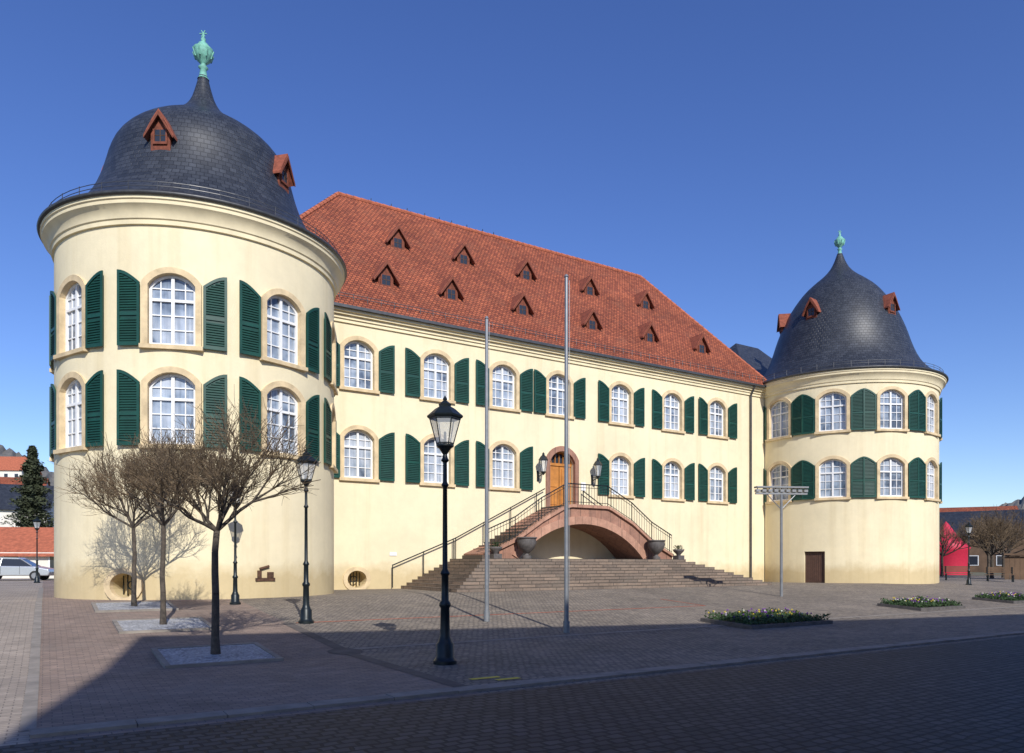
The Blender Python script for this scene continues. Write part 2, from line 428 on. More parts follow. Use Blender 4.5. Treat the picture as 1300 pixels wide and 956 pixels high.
for dz in (.12, .24): sg.tube(rp(-1, -.22, E+.33+dz), rp(26.1, -.22, E+.33+dz), .012, .012, 4)
for k in range(46): p = rp(-1+k*.6, -.22, E+.28); sg.tube(p, (p[0], p[1], p[2]+.32), .012, .012, 4)
dw = MB('dormer_fronts', 'wood', castle); drf = MB('dormer_roofs', 'dormt', castle); dgl = MB('dormer_windows', 'dglass', castle)
dwf = MB('dormer_window_bars', 'rust', castle)
def dormer(fr, z, sc_=1.0, depth=1.3, wide=.54):
    k = sc_
    dw.prism(fr, [(-.3*k, z-.2), (.3*k, z-.2), (.3*k, z+.42*k), (0, z+.86*k), (-.3*k, z+.42*k)], -depth, 0)
    for sg_ in (-1, 1):
        drf.prism(fr, [(sg_*wide*k, z+.14*k), (sg_*wide*k, z+.22*k), (sg_*.2*k, z+.72*k), (0, z+1.02*k), (0, z+.91*k), (sg_*.2*k, z+.63*k)], -depth*1.2, .14)
        dw.prism(fr, [(sg_*(wide-.01)*k, z+.10*k), (sg_*(wide-.01)*k, z+.18*k), (0, z+.95*k), (0, z+.82*k)], .141, .17)
    dgl.box(fr, -.17*k, .17*k, .001, .012, z+.06*k, z+.44*k)
    dwf.box(fr, -.012, .012, .0125, .022, z+.06*k, z+.44*k)
    dwf.box(fr, -.17*k, .17*k, .0127, .0215, z+.25*k, z+.27*k)
    dw.box(fr, -.22*k, .22*k, .0, .05, z-.02*k, z+.055*k)
    dw.box(fr, -.22*k, -.171*k, .0, .04, z+.056*k, z+.45*k); dw.box(fr, .171*k, .22*k, .0, .04, z+.056*k, z+.45*k)
for s in (2.7, 5.9, 9.8, 14.1, 18.1, 22.1):
    x, y, _ = ST(s, -1.40); dormer(F(x, y, A), 13.15, 1.15, 1.5)
for s in (4.3, 7.85, 11.6, 15.85, 20.0):
    x, y, _ = ST(s, -3.82); dormer(F(x, y, A), 16.02, 1.15, 1.5)
sl_ = MB('slate_dome', 'slate', castle, True)
profL = [(4.88, 11.70), (4.42, 11.96), (4.0, 12.32), (3.66, 12.75), (3.38, 13.25), (3.17, 13.8), (3.03, 14.3), (2.92, 14.75), (2.74, 15.18), (2.42, 15.58), (2.0, 15.93), (1.5, 16.25), (1.02, 16.56), (.64, 16.88), (.40, 17.25), (.26, 17.7), (.15, 18.15)]
profR = [(5.72, 11.72), (5.15, 12.05), (4.68, 12.5), (4.28, 13.1), (3.95, 13.9), (3.68, 14.8), (3.38, 15.6), (3.0, 16.4), (2.52, 17.15), (2.05, 17.75), (1.5, 18.25), (1.0, 18.65), (.62, 19.05), (.36, 19.5), (.15, 20.1)]
def smooth(pf, it=1):
    for _ in range(it):
        q = [pf[0]]
        for a, b in zip(pf, pf[1:]): q += [(a[0]*.75+b[0]*.25, a[1]*.75+b[1]*.25), (a[0]*.25+b[0]*.75, a[1]*.25+b[1]*.75)]
        pf = q+[pf[-1]]
    return pf
profL = smooth(profL); profR = smooth(profR)
sl_.lathe(TL[0], TL[1], profL, 128, uv=True)
sl_.lathe(TR[0], TR[1], profR, 128, uv=True)
sl_.build()
def rad_at(prof, z):
    for (r0, z0), (r1, z1) in zip(prof, prof[1:]):
        if z0 <= z <= z1: return r0+(r1-r0)*(z-z0)/(z1-z0) if z1 > z0 else r0
for T, prof, degs, z, k in ((TL, profL, (0, 76, -85), 14.0, 1.0), (TR, profR, (-50, 29, -100), 15.5, 1.1)):
    r = rad_at(prof, z+.1)
    for a in degs:
        a = radians(a); dormer(F(T[0]+(r+.08)*sin(a), T[1]-(r+.08)*cos(a), a), z, k, .9, .46)
dw.build(); drf.build(); dgl.build(); dwf.build()
for T, prof, n in ((TL, profL, 70), (TR, profR, 80)):
    r = T[2]+.22
    zz0 = 11.78
    for k in range(n):
        a0 = 2*pi*k/n; a1 = 2*pi*(k+1)/n
        for zz in (zz0+.18, zz0+.30):
            sg.tube((T[0]+r*cos(a0), T[1]+r*sin(a0), zz), (T[0]+r*cos(a1), T[1]+r*sin(a1), zz), .011, .011, 4)
        if k % 2 == 0: sg.tube((T[0]+r*cos(a0), T[1]+r*sin(a0), zz0-.05), (T[0]+r*cos(a0), T[1]+r*sin(a0), zz0+.33), .011, .011, 4)
sg.build()
fn = MB('copper_finials', 'copper', castle, True)
for T, z, k in ((TL, 18.05, 1.0), (TR, 20.0, .9)):
    fn.lathe(T[0], T[1], [(.2, 0), (.14, .1), (.1, .35), (.17, .42), (.08, .5), (.1, .55), (.27, .72), (.33, .92), (.30, 1.0), (.34, 1.05), (.24, 1.12), (.16, 1.25), (.06, 1.33), (.09, 1.42), (.03, 1.5), (.02, 1.6)], 12, z, sc_=k)
    for a in range(3):
        an = a*pi/3
        fn.tube((T[0]-.13*k*cos(an), T[1], z+1.62*k-.13*k*sin(an)), (T[0]+.13*k*cos(an), T[1], z+1.62*k+.13*k*sin(an)), .02, .02, 4)
    for a in range(8):
        an = a*pi/4; fn.tube((T[0]+.27*k*cos(an), T[1]+.27*k*sin(an), z+.72*k), (T[0]+.37*k*cos(an), T[1]+.37*k*sin(an), z+.98*k), .03, .02, 4)
fn.build()
wg = MB('rear_wing_walls', 'stucco', castle); wg.box(fr0, 28.5, 37, -12.4, -3, -.5, 12.2); wg.build()
wr = MB('rear_wing_roof', 'slate', castle)
a, b, c_, d_ = rp(28, -3.1, 12.2), rp(37.5, -3.1, 12.2), rp(37.5, -13.1, 12.2), rp(28, -13.1, 12.2)
e, f_ = rp(32.6, -8, 17.1), rp(35, -8, 17.1)
for q in ((a, b, f_, e), (c_, d_, e, f_)): wr.face(q, [(0, 0), (9.5, 0), (7, 7), (5, 7)])
for q in ((b, c_, f_), (d_, a, e)): wr.face(q, [(0, 0), (9.5, 0), (5, 7)])
wr.build()
surr.build(); wfr.build(); gls.build(); shf.build(); shs.build()
wl = MB('wall_lanterns', 'iron', castle); wlg = MB('wall_lantern_glass', 'lglass', castle)
for s in (10.02, 13.3):
    fr = fac(s)
    wl.box(fr, -.05, .05, 0, .03, 5.0, 5.5)
    wl.tube(fr.p(0, 0, 5.2), fr.p(0, .45, 5.32), .025, .025); wl.tube(fr.p(0, 0, 5.4), fr.p(0, .42, 5.34), .018, .018)
    x, y, _ = fr.p(0, .48, 0)
    wl.lathe(x, y, [(.02, 5.25), (.1, 5.35), (.12, 5.42)], 6); wlg.lathe(x, y, [(.12, 5.42), (.2, 5.95)], 6)
    wl.lathe(x, y, [(.24, 5.95), (.14, 6.12), (.06, 6.2), (.06, 6.26), (.0, 6.34)], 6)
    for k in range(6): wl.tube((x+.12*cos(k*pi/3), y+.12*sin(k*pi/3), 5.42), (x+.2*cos(k*pi/3), y+.2*sin(k*pi/3), 5.95), .014, .014, 4)
wl.build(); wlg.build()
pq = MB('wall_plaques', 'white', castle)
pq.box(fac(12.75), -.14, .14, .01, .03, 4.7, 5.1); pq.box(fac(2.6), -.16, .16, .01, .03, 1.4, 1.55); pq.build()

# ------------------------------------------------------------ stairs
stair = empty('entrance_staircase')
stp = MB('lower_steps', 'steps', stair)
f0 = F(*ST(0, 0)[:2], A)
ns = 10; PZ = 1.28
for i in range(ns):
    k = ns-1-i
    s0 = 5.3-.26*k; s1 = 16.9+.41*k; tt = 2.5+.245*k
    z1 = PZ-(k)*PZ/ns; z0 = z1-PZ/ns if k < ns-1 else -.6
    def q(pts, uv): stp.face(pts, uv)
    q([f0.p(s0, tt, z0), f0.p(s1, tt, z0), f0.p(s1, tt, z1), f0.p(s0, tt, z1)], [(s0+k*.37, z0), (s1+k*.37, z0), (s1+k*.37, z1), (s0+k*.37, z1)])
    q([f0.p(s0, -.39, z0), f0.p(s0, tt, z0), f0.p(s0, tt, z1), f0.p(s0, -.39, z1)], [(k*.37, z0), (tt+k*.37, z0), (tt+k*.37, z1), (k*.37, z1)])
    q([f0.p(s1, tt, z0), f0.p(s1, -.39, z0), f0.p(s1, -.39, z1), f0.p(s1, tt, z1)], [(k*.37, z0), (tt+k*.37, z0), (tt+k*.37, z1), (k*.37, z1)])
    q([f0.p(s0, -.39, z1), f0.p(s0, tt, z1), f0.p(s1, tt, z1), f0.p(s1, -.39, z1)], [(s0, 0), (s0, .15*tt), (s1, .15*tt), (s1, 0)])
stp.build(False)
fa = F(*ST(0, 0)[:2], A)
cs = 11.45; LZ = 3.75
n = 24
archp = []
hs = 3.62; ri = 1.62; Rr = (hs*hs+ri*ri)/(2*ri); cz = PZ+ri-Rr; aa = math.asin(hs/Rr)
ac = cs-.2
for i in range(n+1):
    th = -aa+2*aa*i/n; archp.append((ac+Rr*sin(th), cz+Rr*cos(th)))
body = MB('staircase_body', 'redstone', stair)
poly = [(5.95, PZ), (6.0, PZ+.22), (7.5, PZ+.85), (8.9, PZ+1.75), (10.1, LZ-.1), (cs-1.0, LZ+.0), (cs+1.2, LZ), (12.9, LZ-.1), (14.2, PZ+1.75), (15.5, PZ+.85), (16.85, PZ+.22), (16.9, PZ)]
def topz(s):
    for (a_, za), (b_, zb) in zip(poly[1:-1], poly[2:-1]):
        if a_ <= s <= b_: return za+(zb-za)*(s-a_)/(b_-a_)
    return PZ
def botz(s):
    if abs(s-ac) >= hs: return PZ-.01
    return cz+sqrt(Rr*Rr-(s-ac)**2)
ss = sorted(set([6.0+i*(16.85-6.0)/60 for i in range(61)]+[ac-hs+.001, ac+hs-.001, ac-hs-.001, ac+hs+.001]))
top = [(s, topz(s)) for s in ss]; bot = [(s, botz(s)) for s in ss]
vs = []; fs = []
for (s, z) in top: vs += [fa.p(s, -.39, z), fa.p(s, 1.6, z)]
nb = len(vs)
for (s, z) in bot: vs += [fa.p(s, -.39, z), fa.p(s, 1.6, z)]
for i in range(len(ss)-1):
    a_, b_ = 2*i, 2*i+2
    fs += [(a_, a_+1, b_+1, b_), (nb+a_, nb+b_, nb+b_+1, nb+a_+1), (a_+1, nb+a_+1, nb+b_+1, b_+1)]
fs += [(0, nb, nb+1, 1)]; e_ = 2*(len(ss)-1); fs += [(e_, e_+1, nb+e_+1, nb+e_)]
body.mesh(vs, fs)
body.build(False)
ar = MB('arch_ring', 'tiler', stair)
M['archst'] = bricky('arch_sandstone', (.52, .29, .20), (.42, .23, .16), (.28, .17, .12), .5, .5, .01, 'Object', .2, .9)
ar.mat = 'archst'
inn = archp; out = [(ac+(Rr+.36)*sin(-aa*1.02+2*aa*1.02*i/n), cz+(Rr+.36)*cos(-aa*1.02+2*aa*1.02*i/n)) for i in range(n+1)]
for i in range(n):
    ar.prism(fa, [inn[i], inn[i+1], out[i+1], out[i]], 1.55, 1.66)
ar.build()
cp = MB('stair_coping', 'archst', stair)
for i in range(len(ss)-1):
    (s0, z0), (s1, z1) = top[i], top[i+1]
    cp.prism(fa, [(s0, z0-.10), (s1, z1-.10), (s1, z1+.04), (s0, z0+.04)], 1.42, 1.72)
cp.build()
us = MB('upper_steps', 'steps', stair)
for sg_ in (-1, 1):
    for k in range(15):
        z = LZ-(k+1)*(LZ-PZ)/16; u0 = cs+sg_*(1.25+k*.285); u1 = cs+sg_*(1.25+(k+1)*.285)
        us.box(fa, min(u0, u1), max(u0, u1), -.39, 1.42, z-.3, z)
us.box(fa, cs-1.25, cs+1.25, -.39, 1.42, LZ-.2, LZ+.005)
us.build()
rl_ = MB('wrought_iron_railing', 'iron', stair)
def rail(pts, o, h=.95, step=.15, bal=True):
    for (s0, z0), (s1, z1) in zip(pts, pts[1:]):
        L = abs(s1-s0); n = max(1, int(L/step))
        for dz, r in ((h, .028), (.12, .016), (h-.15, .014)):
            if dz != h and not bal: continue
            rl_.tube(fa.p(s0, o, z0+dz), fa.p(s1, o, z1+dz), r, r, 5)
        for i in range(n+1):
            s = s0+(s1-s0)*i/n; z = z0+(z1-z0)*i/n
            if bal: rl_.tube(fa.p(s, o, z), fa.p(s, o, z+h), .011, .011, 4)
            if i % (8 if bal else 12) == 0: rl_.tube(fa.p(s, o, z-.05), fa.p(s, o, z+h+.03), .022, .022, 5)
rail([(s, z+.04) for s, z in poly[1:-1]][0:5]+[(10.3, LZ+.04), (12.7, LZ+.04)]+[(s, z+.04) for s, z in poly[7:-1]], 1.57)
rail([(2.5, .1), (5.5, 1.3), (10.3, 3.75)], -.2, h=.9, step=.12, bal=False)
rail([(12.6, 3.75), (17, 1.3)], -.2, h=.9, step=.12, bal=False)
rl_.build()
for s in (7.75, 15.3):
    x, y, _ = ST(s, 2.1); o = MB('stone_urn', 'urn', None, True)
    o.lathe(x, y, [(.0, 0), (.2, 0), (.2, .1), (.1, .16), (.08, .22), (.2, .32), (.36, .5), (.42, .7), (.4, .85), (.45, .88), (.45, .93), (.36, .93), (.33, .8), (0, .8)], 24, PZ)
    e = o.build(); me = e.modifiers.new('e', 'EDGE_SPLIT'); me.split_angle = radians(40)
for s in (6.3, 17.0):
    x, y, _ = ST(s, 1.9); par = empty('stone_planter')
    o = MB('pedestal', 'urn', par); o.box(F(x, y, A), -.2, .2, -.2, .2, PZ, PZ+.2); o.build()
    o = MB('bowl', 'urn', par, True); o.lathe(x, y, [(.1, .2), (.12, .26), (.26, .4), (.3, .5), (.24, .5), (0, .46)], 16, PZ); o.build()
    o = MB('plants', 'leaf', par)
    for k in range(120):
        a = random.random()*6.28; r = random.random()*.26; px, py, pz = x+r*cos(a), y+r*sin(a), PZ+.48+random.random()*.22
        o.face([(px, py, pz), (px+.06*random.uniform(-1, 1), py+.06*random.uniform(-1, 1), pz+.05), (px+.05*random.uniform(-1, 1), py+.05, pz-.04)])
    o.build(False)

# ------------------------------------------------------------ ground
def sheet(name, mat, s0, s1, ta, tb, dz, uvs=True):
    o = MB(name, mat); ts = sorted(set([ta, tb]+[x for x in (5.5, 15.5) if ta < x < tb]))
    for a, b in zip(ts, ts[1:]):
        o.face([ST(s0, a, g(a)+dz), ST(s0, b, g(b)+dz), ST(s1, b, g(b)+dz), ST(s1, a, g(a)+dz)], [(s0, a), (s0, b), (s1, b), (s1, a)])
    return o.build(False)
sheet('ground', 'groundm', -1500, 1500, -2200, 1500, -.012)
sheet('plaza_cobbles', 'cobble', -5, 60, -25, 20.5, 0)
sheet('brick_pavement', 'pavers', -10, -5, -30, 20.5, .0)
sheet('light_pavement', 'lpath', -16, -10, -40, 20.5, .0)
sheet('side_street', 'asphalt', -60, -16, -60, 20.5, .0)
sheet('road', 'road', -60, 60, 20.5, 28.0, .0)
sheet('near_road', 'asphalt', -60, 60, 28.0, 45, .0)
sheet('drain_strip', 'drain', -5.12, -4.88, 11, 19.88, .005)
# kerb stones along the road edge, laid one by one
kb = MB('road_kerb', 'kerb')
s = -10.0
while s < 60:
    l = random.uniform(.85, 1.05); z = -.65
    kb.box(f0, s, s+l-.012, 20.0, 20.3+random.uniform(-.008, .008), z-.1, z+.035+random.uniform(-.005, .005)); s += l
kb.build()
sheet('paving_band', 'kerb', -4.8, 60, 14.9, 15.05, .006)
sheet('paving_band', 'kerb', -10.1, -9.95, -10, 19.88, .006)
sheet('red_line_marking', 'redline', -4.8, 9, 11.1, 11.16, .006)
sheet('red_line_marking', 'redline', 9, 9.06, 9.0, 11.16, .006)
for a, b, c_, d_ in ((-4.6, -4.1, 19.3, 19.42), (-4.3, -3.9, 19.55, 19.67)):
    sheet('yellow_marking', 'yellow', a, b, c_, d_, .008)
mh = MB('manhole_cover', 'drain'); s_, t_ = toST(-3.2, 14.2)
mh.face([ST(s_+.33*cos(a*pi/12), t_+.33*sin(a*pi/12), g(t_+.33*sin(a*pi/12))+.007) for a in range(24)]); mh.build(False)

def bed(name, x, y, hw, hd, mat, kerb='kerb', kh=.05, kw=.09):
    s, t_ = toST(x, y); par = empty(name)
    k = MB('kerb', kerb, par); f = f0
    def bx(a, b, c, d, z, o):
        vs = [f0.p(u, v, g(v)+zz) for zz in (-.05, z) for (u, v) in ((a, c), (b, c), (b, d), (a, d))]
        o.mesh(vs, [(3, 2, 1, 0), (4, 5, 6, 7), (0, 1, 5, 4), (1, 2, 6, 5), (2, 3, 7, 6), (3, 0, 4, 7)])
    bx(s-hw, s+hw, t_+hd-kw, t_+hd, kh, k); bx(s-hw, s+hw, t_-hd, t_-hd+kw, kh, k)
    bx(s-hw, s-hw+kw, t_-hd+kw, t_+hd-kw, kh, k); bx(s+hw-kw, s+hw, t_-hd+kw, t_+hd-kw, kh, k); k.build()
    i = MB('fill', mat, par); bx(s-hw+kw, s+hw-kw, t_-hd+kw, t_+hd-kw, kh-.015, i); i.build()
    return par
TREES = [(-5.32, 13.3), (-7.82, 16.6), (-10.0, 19.6)]
for x, y in TREES: bed('tree_bed', x, y, .95, .95, 'gravel')
fl_cols = {'flw': (.6, .6, .52), 'fly': (.55, .42, .05), 'flp': (.16, .04, .28)}
for k, c in fl_cols.items(): M[k] = simple('petals_'+k, c, .7)
for x, y, hw, hd in ((7.2, 20.9, 1.7, .9), (15.1, 27.3, 1.5, .8), (21.2, 31.6, 1.4, .8)):
    p = bed('flower_bed', x, y, hw, hd, 'soil', 'urn', .10, .12)
    s, t_ = toST(x, y)
    o = MB('foliage', 'leaf', p); fl = {k: MB('flowers_'+k, k, p) for k in fl_cols}
    for k in range(4200):
        u = s+random.uniform(-hw+.05, hw-.05); v = t_+random.uniform(-hd+.05, hd-.05); hh = .10+random.random()*.22*(.6+.4*sin(u*5)*cos(v*6))
        c = f0.p(u, v, g(v)+hh); r = .05
        o.face([(c[0]+random.uniform(-r, r), c[1]+random.uniform(-r, r), c[2]+random.uniform(-r, r)) for _ in range(3)])
    for k in range(70):
        u = s+random.uniform(-hw+.15, hw-.15); v = t_+random.uniform(-hd+.15, hd-.15)
        c = f0.p(u, v, g(v)+.22+random.random()*.1); r = .022
        b = random.choice([fl['flw'], fl['fly'], fl['flp'], fl['flp']])
        b.face([(c[0]-r, c[1], c[2]-r), (c[0]+r, c[1], c[2]-r), (c[0]+r, c[1], c[2]+r), (c[0]-r, c[1], c[2]+r)])
        b.face([(c[0]-r, c[1]-r, c[2]), (c[0]+r, c[1]-r, c[2]), (c[0]+r, c[1]+r, c[2]), (c[0]-r, c[1]+r, c[2])])
    o.build(False); [b.build(False) for b in fl.values()]

# ------------------------------------------------------------ trees
def bare_tree(x, y, trunk_h, H, cr, seed, tr=.085, levels=5, name='pollarded_tree', kids=4, lean=0):
    rnd = random.Random(seed); par = empty(name)
    z0 = gz(x, y)
    tb = MB('trunk_and_limbs', 'bark', par, True); tw = MB('twigs', 'twig', par)
    cc = Vector((x+lean, y, z0+(trunk_h+H)/2)); rh = (H-trunk_h)/2*1.08
    p = Vector((x, y, z0-.05)); seg = 6; r = tr*1.35
    for i in range(seg):
        q = Vector((x+lean*((i+1)/seg)**2+rnd.uniform(-.02, .02), y+rnd.uniform(-.02, .02), z0+trunk_h*(i+1)/seg))
        r2 = tr*(1-.25*i/seg); tb.tube(p, q, r, r2, 9); p = q; r = r2
    def inside(q, m=1.0): d = q-cc; return (d.x/cr)**2+(d.y/cr)**2+(d.z/rh)**2 < m
    def grow(p, d, L, r, lv):
        n = 3 if lv < 4 else 2
        pts = [p]
        for i in range(n):
            d2 = (d+Vector((rnd.gauss(0, .12), rnd.gauss(0, .12), rnd.gauss(.06, .1)))).normalized()
            q = pts[-1]+d2*L/n; ra = r*(1-.35*i/n); rb = r*(1-.35*(i+1)/n)
            (tb if lv < 3 else tw).tube(pts[-1], q, ra, rb, 6 if lv < 3 else 3); pts.append(q); d = d2
        if lv >= levels or not inside(pts[-1], 1.0+rnd.random()*.45): return
        for k in range(kids if lv < 4 else kids-1):
            j = rnd.choice(range(1, n+1)) if k else n
            a = pts[j]; sp = .46 if lv < 3 else .55
            nd = (d+Vector((rnd.gauss(0, sp), rnd.gauss(0, sp), rnd.gauss(.12, sp*.7)))).normalized()
            grow(a, nd, L*rnd.uniform(.62, .90), max(.0040, r*.58), lv+1)
    for k in range(6):
        a = 2*pi*k/6+rnd.uniform(-.3, .3); el = rnd.uniform(.4, 1.15)
        grow(p, Vector((cos(a)*cos(el), sin(a)*cos(el), sin(el))), cr*rnd.uniform(.48, .6), tr*.55, 1)
    tb.build(False); tw.build(False)
bare_tree(*TREES[0], 2.25, 4.45, 1.45, 3, tr=.07, levels=6)
bare_tree(*TREES[1], 2.25, 4.3, 1.35, 12, tr=.062, levels=6)
bare_tree(*TREES[2], 2.1, 4.0, 1.5, 21, tr=.062, levels=6)
for i, (x, y) in enumerate(((35.0, 54), (37.5, 56.5), (38.6, 60), (41.5, 62), (36, 62))):
    bare_tree(x, y, 1.7, 5.0, 2.3, 40+i, tr=.12, levels=5, name='plane_tree')
def conifer(x, y, H, R, seed):
    rnd = random.Random(seed); par = empty('conifer_tree')
    t_ = MB('trunk', 'bark', par); t_.tube((x, y, 0), (x, y, H*.97), .22, .02, 7); t_.build(False)
    o = MB('foliage', 'needle', par)
    for k in range(12000):
        h = rnd.random()**.8; hh = .04+.96*h; rmax = R*(1-hh)**.7*(0.75+.25*sin(hh*50+3*sin(hh*9)))
        a = rnd.random()*6.28; rr = rmax*(.3+.75*rnd.random())*(.8+.25*sin(a*5+hh*20))
        c = Vector((x+rr*cos(a), y+rr*sin(a), H*hh-.15*rr)); s_ = .26
        o.face([c+Vector((rnd.uniform(-s_, s_), rnd.uniform(-s_, s_), rnd.uniform(-s_, s_)*.6)) for _ in range(3)])
    o.build(False)
conifer(-46, 71, 12.3, 3.9, 1); conifer(-43.6, 73.5, 9.2, 2.8, 2); conifer(-66, 96, 9, 3, 3)

# ------------------------------------------------------------ street lamps
def street_lamp(x, y, h):
    k = h/4.57; z = gz(x, y); par = empty('street_lamp')
    o = MB('post', 'iron', par, True)
    o.lathe(x, y, [(.2, -.05), (.2, .06), (.17, .09), (.15, .13), (.15, .34), (.12, .38), (.085, .48), (.075, .95), (.10, .99), (.10, 1.03), (.065, 1.08), (.06, 1.5), (.085, 1.54), (.045, 1.62), (.038, 3.0), (.065, 3.04), (.036, 3.1), (.034, 3.42), (.07, 3.46), (.05, 3.5), (.035, 3.56), (.10, 3.66), (.15, 3.70), (.15, 3.73), (0, 3.73)], 16, z, sc_=k)
    q = o.build(); m = q.modifiers.new('e', 'EDGE_SPLIT'); m.split_angle = radians(40)
    o = MB('lantern_frame', 'iron', par)
    o.lathe(x, y, [(.30, 4.19), (.31, 4.22), (.25, 4.27), (.17, 4.34), (.10, 4.38), (.11, 4.42), (.07, 4.45), (.03, 4.48), (.04, 4.51), (0, 4.57)], 6, z, sc_=k)
    o.lathe(x, y, [(.27, 4.17), (.30, 4.19)], 6, z, sc_=k)
    for i in range(6):
        a = i*pi/3; c, s = cos(a), sin(a)
        o.tube((x+.14*k*c, y+.14*k*s, z+3.73*k), (x+.265*k*c, y+.265*k*s, z+4.19*k), .012*k, .012*k, 4)
        b = a+pi/3
        for r, hh in ((.145, 3.75), (.262, 4.17)):
            o.tube((x+r*k*c, y+r*k*s, z+hh*k), (x+r*k*cos(b), y+r*k*sin(b), z+hh*k), .013*k, .013*k, 4)
    o.tube((x, y, z+3.73*k), (x, y, z+3.95*k), .03, .02, 6)
    o.build()
    o = MB('lantern_glass', 'lglass', par); o.lathe(x, y, [(.135, 3.74), (.255, 4.18)], 6, z, sc_=k); o.build()
for x, y, h in ((-1.14, 12.6, 4.57), (-4.95, 17.8, 4.2), (-7.85, 21.0, 3.5), (25.6, 41.5, 3.55), (-26.3, 41, 3.7)):
    street_lamp(x, y, h)

for x, y, h in ((-.655, 19.2, 7.85), (1.30, 17.7, 8.5)):
    z = gz(x, y); par = empty('flagpole')
    o = MB('pole', 'steel', par, True); o.tube((x, y, z-.05), (x, y, z+h), .058, .042, 14, True)
    o.tube((x, y, z), (x, y, z+.28), .08, .08, 14, True); o.tube((x, y, z+h), (x, y, z+h+.06), .06, .03, 10, True)
    o.tube((x+.07, y-.05, z+1.0), (x+.07, y-.05, z+h-.1), .006, .006, 4)
    q = o.build(); m = q.modifiers.new('e', 'EDGE_SPLIT'); m.split_angle = radians(40)
x, y = 10.84, 29.8; z = gz(x, y); par = empty('floodlight_mast')
o = MB('mast', 'steel', par); o.tube((x, y, z-.05), (x, y, z+4.1), .06, .05, 10, True)
fm = F(x, y, radians(6))
o.box(fm, -1.08, 1.08, -.05, .05, z+4.1, z+4.18)
o.box(fm, -1.08, 1.08, -.16, .16, z+4.36, z+4.42)
o.tube(fm.p(-.6, 0, z+4.1), fm.p(0, 0, z+3.5), .02, .02, 5); o.tube(fm.p(.6, 0, z+4.1), fm.p(0, 0, z+3.5), .02, .02, 5)
for k in range(9):
    u = -1+k*.25; o.tube(fm.p(u, 0, z+4.18), fm.p(u, 0, z+4.37), .02, .02, 4); o.box(fm, u-.08, u+.08, -.1, .1, z+4.2, z+4.30)
o.build()

# ------------------------------------------------------------ background
def house(name, x, y, a, w, d, h, rh, wall, roof, z=0, win=True):
    par = empty(name); fr = F(x, y, radians(a))
    o = MB('walls', wall, par); o.box(fr, -w/2, w/2, -d, 0, z-3, z+h)
    o.build()
    gpar = MB('gables', wall, par)
    for sg_ in (-1, 1):
        u = sg_*(w/2-.01); gpar.face([fr.p(u, 0, z+h), fr.p(u, -d, z+h), fr.p(u, -d/2, z+h+rh)])
    gpar.build(False)
    r = MB('roof', roof, par); e = .4
    L = sqrt((d/2)**2+rh**2)
    r.face([fr.p(-w/2-e, e, z+h-.3), fr.p(w/2+e, e, z+h-.3), fr.p(w/2+e, -d/2, z+h+rh), fr.p(-w/2-e, -d/2, z+h+rh)], [(0, 0), (w, 0), (w, L), (0, L)])
    r.face([fr.p(-w/2-e, -d-e, z+h-.3), fr.p(w/2+e, -d-e, z+h-.3), fr.p(w/2+e, -d/2, z+h+rh+.001), fr.p(-w/2-e, -d/2, z+h+rh+.001)], [(0, 0), (w, 0), (w, L), (0, L)])
    r.build(False)
    if win:
        g_ = MB('windows', 'dglass', par); nf = MB('window_trim', 'white', par)
        fl = max(1, int(h/2.8))
        for f in range(fl):
            k = int(w/2.6)
            for i in range(k):
                u = -w/2+w*(i+.5)/k; zz = z+.9+f*2.8
                if zz+1.3 > z+h: zz = z+h-1.35
                nf.box(fr, u-.55, u+.55, 0.001, .04, zz-.05, zz+1.25); g_.box(fr, u-.46, u+.46, .041, .05, zz+.03, zz+1.17)
            g_.box(F(*fr.p(w/2, -d/2, 0)[:2], radians(a+90)), -d/4, -d/4+.9, .01, .03, z+1, z+2.2)
        g_.build(); nf.build()
house('market_house', -36.5, 54, 12, 9, 7, 1.9, 2.0, 'housew', 'tiler')
house('village_house', -58, 84, 25, 9, 8, 4.5, 3, 'housew', 'slate', 3)
house('village_house', -118, 175, 20, 12, 9, 5, 4, 'housew', 'tiles', 13)
house('village_house', -103, 168, -15, 10, 9, 5, 4, 'housew', 'slate', 10)
house('village_house', -136, 195, 5, 13, 9, 6, 4, 'housew', 'tiler', 20)
house('village_house', -72, 110, -15, 11, 9, 5, 3.6, 'housew', 'tiles', 0)
house('village_house', 61, 95, -35, 12, 10, 5, 3.2, 'housedk', 'slate')
house('village_house', 74, 120, -25, 14, 10, 8.0, 2.6, 'housew', 'tiles')
house('village_house', 80, 118, -40, 14, 12, 6.2, 2.4, 'housedk', 'tiles')
house('village_house', 95, 150, -30, 12, 10, 8, 4, 'housew', 'slate')
house('village_house', 88, 150, -10, 10, 9, 9, 3.4, 'housew', 'tiles')
o = MB('forest_hills', 'hill', None, False)
rnd = random.Random(5)
def hz(x, y):
    d = math.hypot(x, y); az = math.degrees(atan2(x, y))
    H = 34+40*math.exp(-((az+38)/9)**2)+5*sin(az*.21)+3*sin(az*.9+1)
    k = min(1, max(0, (d-230)/260)); return -4+H*(k*k*(3-2*k))+rnd.uniform(-1, 1)*1.3*k
na = 900; nr = 16; grid = []
for i in range(na+1):
    az = radians(-75+150*i/na)
    grid.append([(r*sin(az), r*cos(az), hz(r*sin(az), r*cos(az))) for r in [220+22*j for j in range(nr)]])
vs = [p for row in grid for p in row]
o.mesh(vs, [(i*nr+j, (i+1)*nr+j, (i+1)*nr+j+1, i*nr+j+1) for i in range(na) for j in range(nr-1)])
o.build(False)
